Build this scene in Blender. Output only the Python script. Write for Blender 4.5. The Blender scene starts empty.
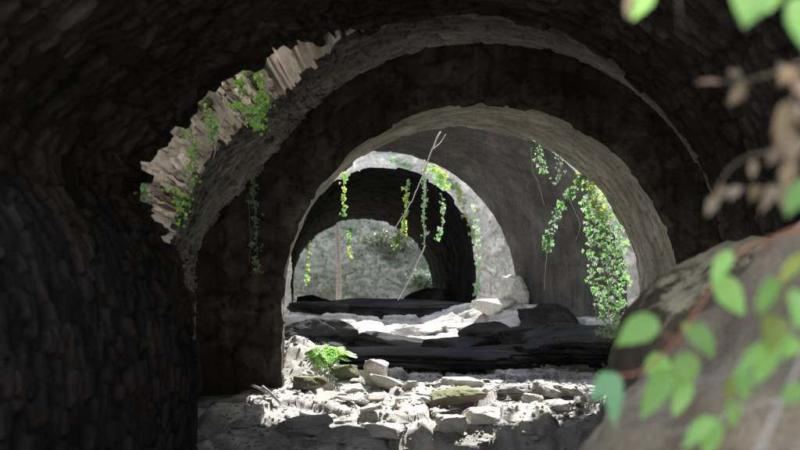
import bpy, math, random
import numpy as np
from mathutils import Vector, Matrix

random.seed(7)
RNG = np.random.default_rng(11)
scene = bpy.context.scene
COL = scene.collection
EYE = 1.62

def P(px, py, d):
    """a direction read off the photograph taken to its real distance d in metres"""
    return Vector(((px - 480) / 1000.0 * d, d, EYE + (265 - py) / 1000.0 * d))

# ------------------------------------------------------------------ numpy noise
def _h(ix, iy, iz, s=0):
    n = (ix.astype(np.int64) * 374761393 + iy.astype(np.int64) * 668265263
         + iz.astype(np.int64) * 2147483647 + s * 1274126177) & 0xFFFFFFFF
    n = ((n ^ (n >> 13)) * 1274126177) & 0xFFFFFFFF
    n = ((n ^ (n >> 16)) * 2246822519) & 0xFFFFFFFF
    n = n ^ (n >> 15)
    return (n & 0xFFFFFF) / float(0xFFFFFF)

def vnoise(x, y, z, s=0):
    x, y, z = np.broadcast_arrays(np.asarray(x, float), np.asarray(y, float), np.asarray(z, float))
    ix, iy, iz = np.floor(x), np.floor(y), np.floor(z)
    fx, fy, fz = x - ix, y - iy, z - iz
    fx, fy, fz = (f * f * (3 - 2 * f) for f in (fx, fy, fz))
    r = 0
    for a in (0, 1):
        for b in (0, 1):
            for c in (0, 1):
                w = (fx if a else 1 - fx) * (fy if b else 1 - fy) * (fz if c else 1 - fz)
                r = r + w * _h(ix + a, iy + b, iz + c, s)
    return r * 2 - 1

def fbm(x, y, z, oct=4, s=0):
    r, a, f = 0, 0.5, 1.0
    for k in range(oct):
        r = r + a * vnoise(np.asarray(x) * f, np.asarray(y) * f, np.asarray(z) * f, s + k)
        a *= 0.5; f *= 2.03
    return r

def worley2(u, v, s=0, jitter=0.85):
    """F1, F2, cell hash for 2-D points"""
    u = np.asarray(u, float); v = np.asarray(v, float)
    iu, iv = np.floor(u), np.floor(v)
    f1 = np.full(u.shape, 9.0); f2 = np.full(u.shape, 9.0); cid = np.zeros(u.shape)
    for a in (-1, 0, 1):
        for b in (-1, 0, 1):
            cu, cv = iu + a, iv + b
            z = np.zeros_like(cu)
            du = cu + 0.5 + jitter * (_h(cu, cv, z, s) - 0.5) - u
            dv = cv + 0.5 + jitter * (_h(cu, cv, z + 1, s) - 0.5) - v
            d = np.maximum(np.abs(du), np.abs(dv)) * 0.55 + np.sqrt(du * du + dv * dv) * 0.45
            h = _h(cu, cv, z + 2, s)
            closer = d < f1
            f2 = np.where(closer, f1, np.minimum(f2, d))
            cid = np.where(closer, h, cid)
            f1 = np.where(closer, d, f1)
    return f1, f2, cid

def sstep(a, b, x):
    t = np.clip((np.asarray(x, float) - a) / (b - a), 0, 1)
    return t * t * (3 - 2 * t)

# ------------------------------------------------------------------ object helpers
def put(name, me, mat=None, parent=None):
    o = bpy.data.objects.new(name, me)
    COL.objects.link(o)
    if mat is not None and me is not None and len(me.materials) == 0:
        me.materials.append(mat)
    if parent is not None:
        o.parent = parent
    return o

def tag(o, label=None, cat=None, group=None, kind=None):
    if label: o['label'] = label
    if cat: o['category'] = cat
    if group: o['group'] = group
    if kind: o['kind'] = kind
    return o

def thing(name, loc, label, cat, group=None):
    o = bpy.data.objects.new(name, None)
    COL.objects.link(o)
    o.empty_display_size = 0.2
    o.location = loc
    return tag(o, label, cat, group)

def to_mesh(name, verts, faces, smooth=True, tint=None):
    me = bpy.data.meshes.new(name)
    me.from_pydata([tuple(map(float, v)) for v in verts], [], [tuple(map(int, f)) for f in faces])
    if tint is not None:
        at = me.attributes.new('tint', 'FLOAT', 'POINT')
        at.data.foreach_set('value', np.asarray(tint, dtype=np.float32).ravel())
    if smooth:
        me.polygons.foreach_set('use_smooth', [True] * len(me.polygons))
    me.update()
    return me

def grid_faces(n, m, off=0, flip=False):
    i, j = np.meshgrid(np.arange(n - 1), np.arange(m - 1), indexing='ij')
    a = off + i * m + j
    q = np.stack([a, a + 1, a + m + 1, a + m], -1).reshape(-1, 4)
    return q[:, ::-1] if flip else q

def tube_verts(pts, radii, seg=7):
    pts = [Vector(p) for p in pts]; V = []; F = []
    up = Vector((0.3, 0.2, 1)).normalized()
    for i, p in enumerate(pts):
        t = (pts[min(i + 1, len(pts) - 1)] - pts[max(i - 1, 0)])
        t = t.normalized() if t.length > 1e-9 else Vector((0, 0, 1))
        a = t.cross(up)
        a = a.normalized() if a.length > 1e-4 else t.cross(Vector((1, 0, 0))).normalized()
        b = t.cross(a)
        for k in range(seg):
            th = 2 * math.pi * k / seg
            V.append(p + (a * math.cos(th) + b * math.sin(th)) * radii[i])
    for i in range(len(pts) - 1):
        for k in range(seg):
            F.append((i * seg + k, i * seg + (k + 1) % seg, (i + 1) * seg + (k + 1) % seg, (i + 1) * seg + k))
    F.append(tuple(range(seg))[::-1]); F.append(tuple((len(pts) - 1) * seg + k for k in range(seg)))
    return V, F

def spline(ctrl, n):
    c = np.array([tuple(p) for p in ctrl], float)
    if len(c) == 2: return [Vector(c[0] * (1 - t) + c[1] * t) for t in np.linspace(0, 1, n)]
    c = np.vstack([2 * c[0] - c[1], c, 2 * c[-1] - c[-2]])
    out = []
    m = len(c) - 3
    for t in np.linspace(0, m - 1e-6, n):
        i = int(t); f = t - i
        p0, p1, p2, p3 = c[i:i + 4]
        out.append(Vector(0.5 * ((2 * p1) + (-p0 + p2) * f + (2 * p0 - 5 * p1 + 4 * p2 - p3) * f ** 2 + (-p0 + 3 * p1 - 3 * p2 + p3) * f ** 3)))
    return out

class MB:
    def __init__(s): s.v = []; s.f = []
    def add(s, V, F):
        o = len(s.v); s.v += [tuple(p) for p in V]; s.f += [tuple(i + o for i in q) for q in F]
    def tube(s, ctrl, r0, r1, n=14, seg=7, wob=0.0, rr=None):
        pts = spline(ctrl, n)
        if wob and rr: pts = [p + Vector((rr.gauss(0, wob), rr.gauss(0, wob), rr.gauss(0, wob))) for p in pts]
        s.add(*tube_verts(pts, [r0 + (r1 - r0) * k / (n - 1) for k in range(n)], seg))
        return pts
    def build(s, name, mat, parent=None, origin=None, smooth=True):
        v = s.v
        if origin is not None: v = [(p[0] - origin[0], p[1] - origin[1], p[2] - origin[2]) for p in v]
        return put(name, to_mesh(name, v, s.f, smooth), mat, parent)

# ------------------------------------------------------------------ materials
def new_mat(name):
    m = bpy.data.materials.new(name)
    m.use_nodes = True
    nt = m.node_tree
    b = nt.nodes['Principled BSDF']
    return m, nt, b

def ramp(nt, fac, stops):
    r = nt.nodes.new('ShaderNodeValToRGB')
    e = r.color_ramp.elements
    while len(e) < len(stops):
        e.new(0.5)
    for k, (p, c) in enumerate(stops):
        e[k].position = p
        e[k].color = (c[0], c[1], c[2], 1)
    nt.links.new(fac, r.inputs[0])
    return r.outputs[0]

def noise(nt, co, scale, detail=6, rough=0.6):
    n = nt.nodes.new('ShaderNodeTexNoise')
    n.inputs['Scale'].default_value = scale
    n.inputs['Detail'].default_value = detail
    n.inputs['Roughness'].default_value = rough
    nt.links.new(co, n.inputs['Vector'])
    return n.outputs['Fac']

def mixc(nt, fac, a, b, mode='MIX'):
    m = nt.nodes.new('ShaderNodeMix')
    m.data_type = 'RGBA'; m.blend_type = mode
    if isinstance(fac, float): m.inputs[0].default_value = fac
    else: nt.links.new(fac, m.inputs[0])
    for k, c in ((6, a), (7, b)):
        if isinstance(c, tuple): m.inputs[k].default_value = (c[0], c[1], c[2], 1)
        else: nt.links.new(c, m.inputs[k])
    return m.outputs[2]

def stone_mat(name, dark, mid, light, moss=None, bump=0.5, scale=1.0, rough=0.9, tinted=True, streak=0.0, mlo=0.28, mhi=0.48, spec=0.2):
    m, nt, b = new_mat(name)
    tc = nt.nodes.new('ShaderNodeTexCoord').outputs['Object']
    big = noise(nt, tc, 1.3 * scale, 5)
    fine = noise(nt, tc, 22 * scale, 8, 0.7)
    c = ramp(nt, big, [(0.30, dark), (0.52, mid), (0.72, light)])
    g = ramp(nt, fine, [(0.25, (0.55, 0.55, 0.55)), (0.75, (1.35, 1.33, 1.3))])
    c = mixc(nt, 0.8, c, g, 'MULTIPLY')
    if tinted:
        at = nt.nodes.new('ShaderNodeAttribute'); at.attribute_name = 'tint'
        t = ramp(nt, at.outputs['Fac'], [(0.0, (0.25, 0.24, 0.23)), (0.25, (0.7, 0.69, 0.68)), (0.6, (1.0, 1.0, 1.0)), (1.0, (1.45, 1.4, 1.3))])
        c = mixc(nt, 1.0, c, t, 'MULTIPLY')
    if streak:
        mp = nt.nodes.new('ShaderNodeMapping'); mp.inputs['Scale'].default_value = (7, 7, 0.5)
        nt.links.new(tc, mp.inputs['Vector'])
        s = noise(nt, mp.outputs[0], 1.0, 6, 0.65)
        s = ramp(nt, s, [(0.35, (1 - streak,) * 3), (0.6, (1, 1, 1))])
        c = mixc(nt, 1.0, c, s, 'MULTIPLY')
    if moss:
        geo = nt.nodes.new('ShaderNodeNewGeometry')
        sx = nt.nodes.new('ShaderNodeSeparateXYZ'); nt.links.new(geo.outputs['Normal'], sx.inputs[0])
        mn = noise(nt, tc, 3.5 * scale, 6, 0.7)
        ad = nt.nodes.new('ShaderNodeMath'); ad.operation = 'MULTIPLY'
        nt.links.new(sx.outputs['Z'], ad.inputs[0]); nt.links.new(mn, ad.inputs[1])
        f = ramp(nt, ad.outputs[0], [(mlo, (0, 0, 0)), (mhi, (0.9, 0.9, 0.9))])
        c = mixc(nt, f, c, moss)
    nt.links.new(c, b.inputs['Base Color'])
    b.inputs['Roughness'].default_value = rough
    b.inputs['Specular IOR Level'].default_value = spec
    bp = nt.nodes.new('ShaderNodeBump'); bp.inputs['Strength'].default_value = bump
    bp.inputs['Distance'].default_value = 0.03
    h = noise(nt, tc, 9 * scale, 10, 0.72)
    nt.links.new(h, bp.inputs['Height']); nt.links.new(bp.outputs[0], b.inputs['Normal'])
    return m

def leaf_mat(name, c0, c1, trans=0.45, rough=0.5):
    m, nt, b = new_mat(name)
    tc = nt.nodes.new('ShaderNodeTexCoord').outputs['Object']
    oi = nt.nodes.new('ShaderNodeObjectInfo')
    n = noise(nt, tc, 9, 4)
    c = ramp(nt, n, [(0.3, c0), (0.7, c1)])
    hs = nt.nodes.new('ShaderNodeHueSaturation')
    nt.links.new(c, hs.inputs['Color'])
    mr = nt.nodes.new('ShaderNodeMapRange')
    mr.inputs['To Min'].default_value = 0.75; mr.inputs['To Max'].default_value = 1.25
    nt.links.new(oi.outputs['Random'], mr.inputs['Value']); nt.links.new(mr.outputs[0], hs.inputs['Value'])
    c = hs.outputs[0]
    nt.links.new(c, b.inputs['Base Color'])
    b.inputs['Roughness'].default_value = rough
    tr = nt.nodes.new('ShaderNodeBsdfTranslucent'); nt.links.new(c, tr.inputs['Color'])
    mx = nt.nodes.new('ShaderNodeMixShader'); mx.inputs[0].default_value = trans
    out = nt.nodes['Material Output']
    nt.links.new(b.outputs[0], mx.inputs[1]); nt.links.new(tr.outputs[0], mx.inputs[2])
    nt.links.new(mx.outputs[0], out.inputs['Surface'])
    return m

def wood_mat(name, c0, c1, scale=14):
    m, nt, b = new_mat(name)
    tc = nt.nodes.new('ShaderNodeTexCoord').outputs['Object']
    c = ramp(nt, noise(nt, tc, scale, 8, 0.7), [(0.3, c0), (0.7, c1)])
    nt.links.new(c, b.inputs['Base Color']); b.inputs['Roughness'].default_value = 0.85
    bp = nt.nodes.new('ShaderNodeBump'); bp.inputs['Strength'].default_value = 0.4; bp.inputs['Distance'].default_value = 0.01
    nt.links.new(noise(nt, tc, scale * 4, 6), bp.inputs['Height']); nt.links.new(bp.outputs[0], b.inputs['Normal'])
    return m

M = {
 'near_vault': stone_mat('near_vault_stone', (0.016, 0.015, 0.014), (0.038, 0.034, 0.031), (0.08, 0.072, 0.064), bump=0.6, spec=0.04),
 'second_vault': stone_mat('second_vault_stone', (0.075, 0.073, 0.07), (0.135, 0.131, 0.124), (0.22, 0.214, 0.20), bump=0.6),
 'broken': stone_mat('broken_edge_stone', (0.36, 0.32, 0.27), (0.50, 0.46, 0.40), (0.62, 0.58, 0.52), bump=0.5),
 'plaster': stone_mat('dark_plaster', (0.036, 0.033, 0.029), (0.074, 0.068, 0.06), (0.13, 0.12, 0.105), bump=0.5, streak=0.4, spec=0.04),  # plaster with a dark base tone and downward streaks
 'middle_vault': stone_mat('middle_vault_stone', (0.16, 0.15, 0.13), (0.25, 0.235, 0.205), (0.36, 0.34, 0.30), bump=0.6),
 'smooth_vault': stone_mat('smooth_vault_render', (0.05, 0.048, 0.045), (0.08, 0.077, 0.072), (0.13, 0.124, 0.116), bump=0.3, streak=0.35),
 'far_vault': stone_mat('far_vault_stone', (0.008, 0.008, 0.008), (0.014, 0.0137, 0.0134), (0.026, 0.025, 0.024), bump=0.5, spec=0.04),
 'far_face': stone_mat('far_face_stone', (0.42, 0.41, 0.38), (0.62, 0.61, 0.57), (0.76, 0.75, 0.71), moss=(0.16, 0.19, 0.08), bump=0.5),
 'bed': stone_mat('streambed_rock', (0.24, 0.235, 0.23), (0.36, 0.355, 0.345), (0.48, 0.475, 0.46), bump=0.7),
 'rock': stone_mat('loose_pale_rock', (0.34, 0.32, 0.29), (0.46, 0.44, 0.40), (0.55, 0.53, 0.49), bump=0.5, tinted=False),
 'mossy_rock': stone_mat('mossy_rock', (0.09, 0.08, 0.065), (0.14, 0.125, 0.10), (0.2, 0.18, 0.15), moss=(0.12, 0.14, 0.04), bump=0.6, tinted=False),
 'grey_rock': stone_mat('grey_rock', (0.15, 0.15, 0.155), (0.22, 0.22, 0.225), (0.3, 0.3, 0.3), bump=0.6, tinted=False),
 'shade_dark_rock': stone_mat('shade_dark_rock', (0.012, 0.012, 0.012), (0.024, 0.024, 0.024), (0.05, 0.049, 0.047), bump=0.6, tinted=False, spec=0.04),  # near-black colour carries the shade of the mid floor and tunnel
 'boulder': stone_mat('near_boulder', (0.18, 0.14, 0.095), (0.32, 0.265, 0.19), (0.48, 0.415, 0.315), bump=0.9, scale=2.2, tinted=False),
 'boulder_moss': stone_mat('mid_boulder', (0.055, 0.043, 0.03), (0.10, 0.08, 0.056), (0.16, 0.135, 0.095), moss=(0.55, 0.48, 0.30), bump=0.7, mlo=0.33, mhi=0.44, scale=1.6, tinted=False),
 'hill': stone_mat('far_slope_rock', (0.28, 0.265, 0.21), (0.42, 0.40, 0.33), (0.54, 0.51, 0.43), moss=(0.10, 0.14, 0.05), bump=0.6, scale=0.5, tinted=False),
 'leaf': leaf_mat('fresh_green_leaf', (0.25, 0.56, 0.11), (0.42, 0.72, 0.22), 0.5),
 'leaf_yellow': leaf_mat('yellow_green_leaf', (0.30, 0.40, 0.06), (0.42, 0.48, 0.10), 0.45),
 'leaf_pale': leaf_mat('pale_green_leaf', (0.22, 0.54, 0.24), (0.34, 0.64, 0.34), 0.5),
 'leaf_dead': leaf_mat('withered_leaf', (0.17, 0.12, 0.07), (0.34, 0.265, 0.17), 0.3, 0.8),
 'leaf_rust': leaf_mat('rust_leaf', (0.28, 0.14, 0.08), (0.42, 0.26, 0.18), 0.3, 0.8),
 'ivy': leaf_mat('ivy_leaf', (0.11, 0.30, 0.07), (0.22, 0.44, 0.14), 0.4),
 'ivy_yellow': leaf_mat('ivy_leaf_yellow', (0.28, 0.36, 0.04), (0.42, 0.46, 0.08), 0.45),
 'ivy_grey': leaf_mat('ivy_leaf_grey', (0.18, 0.26, 0.17), (0.32, 0.40, 0.30), 0.35),
 'ivy_sun_tint': leaf_mat('ivy_leaf_sun_tint', (0.20, 0.55, 0.02), (0.36, 0.68, 0.06), 0.5),  # brightened green carries sunlight in the leaf colour
 'olive': leaf_mat('olive_ground_leaf', (0.17, 0.18, 0.11), (0.27, 0.27, 0.18), 0.3),
 'fern': leaf_mat('fern_leaf', (0.16, 0.46, 0.03), (0.30, 0.60, 0.08), 0.45),
 'bush': leaf_mat('bush_leaf', (0.09, 0.11, 0.065), (0.15, 0.17, 0.10), 0.3),
 'stem_red': wood_mat('red_stem', (0.26, 0.10, 0.06), (0.42, 0.20, 0.12)),
 'stem_grey': wood_mat('grey_stem', (0.28, 0.27, 0.24), (0.42, 0.41, 0.37)),
 'stem_green': wood_mat('green_stem', (0.14, 0.2, 0.08), (0.24, 0.3, 0.14)),
 'vine_stem': wood_mat('vine_stem', (0.16, 0.14, 0.11), (0.32, 0.29, 0.24)),
 'twig': wood_mat('dead_twig', (0.17, 0.13, 0.09), (0.30, 0.245, 0.18)),
 'root': wood_mat('pale_root', (0.30, 0.28, 0.25), (0.45, 0.43, 0.40)),
 'trunk': wood_mat('pale_trunk', (0.26, 0.22, 0.18), (0.52, 0.45, 0.38), 9),
 'plank': wood_mat('grey_driftwood', (0.35, 0.34, 0.32), (0.5, 0.48, 0.46)),
}

# ------------------------------------------------------------------ sky, sun, camera
SUN_DIR = Vector((-0.12, -0.80, -0.705)).normalized()       # travel direction of the light
elev = math.asin(-SUN_DIR.z)
w = bpy.data.worlds.new("World"); scene.world = w; w.use_nodes = True
wn = w.node_tree
sky = wn.nodes.new('ShaderNodeTexSky'); sky.sky_type = 'NISHITA'; sky.sun_disc = False
sky.sun_elevation = elev
sky.sun_rotation = math.atan2(-SUN_DIR.x, -SUN_DIR.y)
bg = wn.nodes['Background']; bg.inputs['Strength'].default_value = 0.13
hsv = wn.nodes.new('ShaderNodeHueSaturation'); hsv.inputs['Saturation'].default_value = 0.6
wn.links.new(sky.outputs[0], hsv.inputs['Color']); wn.links.new(hsv.outputs[0], bg.inputs['Color'])
sl = bpy.data.lights.new('sun', 'SUN'); sl.energy = 5.0; sl.angle = math.radians(0.5); sl.color = (1, 0.96, 0.9)
so = bpy.data.objects.new('sun', sl); COL.objects.link(so)
so.rotation_euler = SUN_DIR.to_track_quat('-Z', 'Y').to_euler(); so.location = (0, 10, 30)

cam = bpy.data.cameras.new('camera'); co = bpy.data.objects.new('camera', cam); COL.objects.link(co)
co.location = (0, 0, EYE); co.rotation_euler = (math.pi / 2, 0, 0)
cam.sensor_width = 36; cam.lens = 45; cam.shift_x = -0.1; cam.shift_y = 0.05
cam.clip_start = 0.05; cam.clip_end = 600
cam.dof.use_dof = True; cam.dof.focus_distance = 13.0; cam.dof.aperture_fstop = 2.0
scene.camera = co
scene.view_settings.view_transform = 'Standard'; scene.view_settings.look = 'None'
scene.view_settings.exposure = 1.95; scene.view_settings.gamma = 1.0
scene.cycles.use_denoising = True
scene.cycles.max_bounces = 8; scene.cycles.diffuse_bounces = 5
scene.cycles.transparent_max_bounces = 8

# ------------------------------------------------------------------ the ground
KY = [-40, -3, 4, 9, 11.5, 12.5, 14.0, 14.6, 16.2, 17.9, 19.0, 19.9, 20.6, 23.2, 24.2, 33, 45, 90]
KX = [-.4, -.4, -.4, -.3, 0, 0, -.05, -.12, -.25, -.34, -1.2, -2.0, -2.15, -2.25, -2.3, -3.8, -5.4, -9]
KW = [3.2, 3.2, 3.6, 3.6, 3.5, 3.2, 2.7, 2.32, 2.45, 3.4, 3.2, 3.1, 2.38, 2.35, 2.8, 2.8, 3.4, 4.0]
FY = [-40, 7.5, 9.0, 9.8, 10.4, 13.2, 14.6, 16.0, 17.6, 20.5, 23.6, 30, 33.5, 36, 90]
FZ = [-.5, -.42, -.36, -.16, 0.0, 0.02, 0.05, 0.08, 0.22, 0.36, 0.36, 0.1, -.15, -.1, -.1]

def ground(x, y):
    cx = np.interp(y, KY, KX); wd = np.interp(y, KY, KW)
    z = np.interp(y, FY, FZ)
    dx = x - cx
    # rock step under the third arch: dark riser, bright top
    edge = 16.9 + 0.35 * vnoise(x * 1.3, 0.0, 3.0) + 0.18 * vnoise(x * 5, 0.0, 9.0) + np.where(dx > 0.9, (dx - 0.9) * 1.3, 0)
    z = z + 0.10 * sstep(-0.12, 0.12, y - edge) * sstep(24, 22, y)
    lip = 9.75 + 0.42 * vnoise(x * 1.6, 0.0, 5.0) + 0.1 * vnoise(x * 7, 0.0, 6.0)
    z = z - 0.42 * sstep(0.08, -0.08, y - lip) * sstep(-1.0, -0.4, x) * sstep(7.5, 8.0, y)
    # flagstone-like strata
    wx = x + 0.25 * fbm(x * 0.9, y * 0.9, 0, 3, 5); wy = y + 0.25 * fbm(x * 0.9, y * 0.9, 4, 3, 6)
    f1, f2, cid = worley2(wx / 0.62 + wy * 0.25, wy / 0.85, 3)
    crack = sstep(0.0, 0.13, f2 - f1)
    slab = (cid - 0.5) * 0.13 + 0.05 * crack
    tilt = 0.06 * np.sin(cid * 40) * f1
    g1, g2, gid = worley2(wx / 0.21, wy / 0.27 + wx, 8)
    small = (gid - 0.5) * 0.03 + 0.015 * sstep(0, 0.15, g2 - g1)
    amp = sstep(3.4, 2.4, np.abs(dx))
    z = z + (slab + tilt + small) * amp + 0.10 * fbm(x * 0.6, y * 0.6, 0, 4, 2) + 0.035 * fbm(x * 6, y * 6, 1, 4, 12) - 0.014 * np.abs(fbm(x * 11, y * 8, 2, 3, 14))
    # rubble against the left side of the middle arch and the right side of the third
    z = z + 0.55 * np.exp(-(((x + 2.45) / 0.55) ** 2 + ((y - 13.2) / 0.7) ** 2))
    z = z + 0.35 * sstep(0.7, 2.3, dx) * sstep(13.6, 15.0, y) * sstep(24, 20, y)
    # banks
    wob = 0.15 * fbm(x * 0.0, y * 0.9, 2, 3, 21)
    left = sstep(0.3, -0.3, dx)
    b = np.abs(dx) - wd - wob - 0.9 * left * sstep(13.5, 14.1, y)
    bank = (4.3 - 2.9 * left) * sstep(0, 1.1 + 1.1 * (1 - left) * sstep(13, 14, y), b) + np.clip(b - 0.9, 0, 40) * 0.16 + left * np.clip(b - 0.9, 0, 5) * 0.55
    bank = bank + (1 - left) * sstep(4.0, 3.0, y) * 4.0 * sstep(0.4, 2.6, b)  # right bank raised out of view to cut sky light on the near vault
    behind = sstep(-1.5, -5.5, y)  # unseen hill added at the camera's back to block sky light
    bank = np.maximum(bank, behind * 5.0)
    # the far slope closing the valley
    far = np.clip(y - 40.5, 0, 8) * 0.7 + np.clip(y - 46, 0, 60) * 0.25
    bank = np.maximum(bank, far)
    rough = sstep(0, 0.5, bank)
    z = z + bank + rough * (0.30 * fbm(x * 0.9, y * 0.9, z * 1.2, 4, 31) + 0.10 * fbm(x * 4, y * 4, bank * 4, 3, 33))
    tint = np.where(rough > 0.3, 0.6 + 0.4 * fbm(x * 3, y * 3, bank * 3, 3, 41), (0.35 + 0.45 * cid + 0.25 * (gid - 0.5)) * (0.5 + 0.5 * crack))
    return z, np.clip(tint, 0, 1)

def gz(x, y):
    return float(ground(np.array([x]), np.array([y]))[0][0])

xs = np.concatenate([np.linspace(-250, -12, 30)[:-1], np.linspace(-12, -6, 30)[:-1], np.arange(-6, 3.8, 0.032), np.linspace(3.8, 12, 40)[1:], np.linspace(12, 250, 30)[1:]])
ys = np.concatenate([np.linspace(-120, -6, 16)[:-1], np.linspace(-6, 7.6, 60)[:-1], np.arange(7.6, 24.5, 0.055), np.linspace(24.5, 70, 130)[1:], np.linspace(70, 400, 30)[1:]])
XX, YY = np.meshgrid(xs, ys, indexing='ij')
ZZ, TT = ground(XX, YY)
me = to_mesh('streambed', np.stack([XX, YY, ZZ], -1).reshape(-1, 3), grid_faces(len(xs), len(ys), flip=True), True, TT)
so_ = put('streambed', me, M['bed']); so_['kind'] = 'structure'

# ------------------------------------------------------------------ vaults
def resample(pts, n):
    pts = np.asarray(pts, float)
    s = np.concatenate([[0], np.cumsum(np.linalg.norm(np.diff(pts, axis=0), axis=1))])
    t = np.linspace(0, s[-1], n)
    return np.stack([np.interp(t, s, pts[:, k]) for k in range(pts.shape[1])], -1)

def smooth_poly(pts, n, it=3):
    p = np.asarray(pts, float)
    for _ in range(it):                      # Chaikin, ends kept
        q = [p[0]]
        for a, b in zip(p[:-1], p[1:]):
            q += [a * 0.75 + b * 0.25, a * 0.25 + b * 0.75]
        q.append(p[-1]); p = np.array(q)
    return resample(p, n)

def round_arch(cx, y, zc, r, n, z0=-0.9):
    a = np.linspace(math.pi, 0, 90)
    arc = np.stack([cx + r * np.cos(a), np.full(90, y), zc + r * np.sin(a)], -1)
    return resample(np.concatenate([[[cx - r, y, z0]], arc, [[cx + r, y, z0]]]), n)

def stone_field(u, v, su, sv, seed, mortar=0.14):
    uu = u + 0.17 * su * 4 * fbm(u / su * 0.35, v / sv * 0.35, 0, 3, seed + 60)
    vv = v + 0.17 * sv * 4 * fbm(u / su * 0.35, v / sv * 0.35, 5, 3, seed + 70)
    f1, f2, cid = worley2(uu / su, vv / sv, seed, 1.0)
    body = sstep(0.0, mortar, f2 - f1)
    return body, cid

def vault(name, parent, A, B, L, mat, seed, su=0.28, sv=0.2, amp=0.05, proud=0.05, raggedA=0.0, raggedB=0.0, rag_mask=None, flat=0.0):
    n = len(A)
    t = np.linspace(0, 1, L)[None, :, None]
    G = A[:, None, :] * (1 - t) + B[:, None, :] * t
    arc = np.concatenate([[0], np.cumsum(np.linalg.norm(np.diff(A, axis=0), axis=1))])
    u = np.repeat(arc[:, None], L, 1); v = G[:, :, 1]
    body, cid = stone_field(u, v, su, sv, seed)
    h = body * amp * 0.55 + body * (cid - 0.5) * proud * 2 + 0.10 * fbm(G[..., 0] * .5, G[..., 1] * .5, G[..., 2] * .5, 3, seed + 5) * amp * 6 + amp * .4 * fbm(u * 9, v * 9, 0, 4, seed + 9)
    du = np.gradient(G, axis=0); dv = np.gradient(G, axis=1)
    N = np.cross(du, dv); N /= np.linalg.norm(N, axis=-1, keepdims=True) + 1e-9
    c = G.mean(axis=(0, 1)); flip = ((c - G) * N).sum() < 0
    if flip: N = -N
    if raggedA or raggedB:
        k = _h(np.floor(u / (su * 0.62)), np.zeros_like(u), np.zeros_like(u), seed + 3) - 0.35
        k = k + 0.5 * vnoise(u * 7, 0, 0, seed + 4)
        wB = sstep(0.55, 1.0, np.broadcast_to(t[..., 0], u.shape)); wA = sstep(0.45, 0.0, np.broadcast_to(t[..., 0], u.shape))
        G = G.copy()
        mk = 1.0 if rag_mask is None else rag_mask[:, None]
        G[..., 1] += (k * raggedB * wB + k * raggedA * wA) * mk
    V = G + N * h[..., None]
    tint = np.clip((0.30 + 0.55 * cid) * (0.25 + 0.75 * body), 0, 1) * (1 - flat) + .58 * flat
    me = to_mesh(name, V.reshape(-1, 3), grid_faces(n, L, flip=not flip), True, tint)
    put(name, me, mat, parent).location = -parent.location
    return V, h

def face_wall(name, parent, ring, sgn, mat, seed, xmin, xmax, top, su=0.22, sv=0.5, amp=0.03, rows=None, cen=None, drop=-0.9, lean=None):
    """the upright face round an arch mouth: inner ring out to a rectangle; sgn is the y direction it looks"""
    n = len(ring)
    c = cen if cen is not None else np.array([ring[:, 0].mean(), 1.2])
    d = ring[:, [0, 2]] - c; d /= np.linalg.norm(d, axis=1, keepdims=True)
    tx = np.where(d[:, 0] > 0, (xmax - ring[:, 0]) / np.maximum(d[:, 0], 1e-6), (xmin - ring[:, 0]) / np.minimum(d[:, 0], -1e-6))
    tz = np.where(d[:, 1] > 0, (top - ring[:, 2]) / np.maximum(d[:, 1], 1e-6), (drop - 1.5 - ring[:, 2]) / np.minimum(d[:, 1], -1e-6))
    tm = np.minimum(tx, tz)
    rows = rows if rows is not None else np.concatenate([np.arange(0, 0.9, 0.03), [1.0, 1.3, 1.8, 2.6, 4, 99]])
    arc = np.concatenate([[0], np.cumsum(np.linalg.norm(np.diff(ring, axis=0), axis=1))])
    R = np.minimum(rows[None, :], tm[:, None])
    X = ring[:, 0:1] + d[:, 0:1] * R; Z = ring[:, 2:3] + d[:, 1:2] * R
    u = np.repeat(arc[:, None], len(rows), 1)
    body, cid = stone_field(u, R + 0.0, su, sv, seed)
    h = (body * amp * 0.6 + body * (cid - 0.5) * amp + amp * 0.5 * fbm(X * 4, Z * 4, 0, 4, seed + 8))
    h = h * sstep(0, 0.09, R)
    Y = np.repeat(ring[:, 1:2], len(rows), 1) + sgn * h
    tint = np.clip((0.40 + 0.4 * cid) * (0.45 + 0.55 * body), 0, 1)
    V = np.stack([X, Y, Z], -1)
    put(name, to_mesh(name, V.reshape(-1, 3), grid_faces(n, len(rows), flip=(sgn > 0)), True, tint), mat, parent).location = -parent.location

def top_slab(name, parent, front, back, xmin, xmax, top, mat, rise=0.0):
    """road level on top of the arch, with a low uneven parapet line"""
    n = 60
    xsT = np.linspace(xmin, xmax, n)
    yf = np.interp(xsT, [front[:, 0].min(), *sorted([front[:, 0].mean()]), front[:, 0].max()],
                   [front[np.argmin(front[:, 0]), 1], front[len(front) // 2, 1], front[np.argmax(front[:, 0]), 1]])
    yb = np.full(n, back[:, 1].mean())
    m = 16
    t = np.linspace(0, 1, m)[None, :]
    Y = yf[:, None] * (1 - t) + yb[:, None] * t
    X = np.repeat(xsT[:, None], m, 1)
    Z = top + 0.10 * fbm(X * 1.2, Y * 1.2, 0, 4, 77) + 0.02
    Z[:, 0] = top - 0.05; Z[:, -1] = top - 0.05
    Z = Z + rise * t
    put(name, to_mesh(name, np.stack([X, Y, Z], -1).reshape(-1, 3), grid_faces(n, m), True), mat, parent).location = -parent.location

N = 300
NF = 620
def pix(pts, d):
    return np.array([tuple(P(a, b, d)) for a, b in pts])

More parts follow.
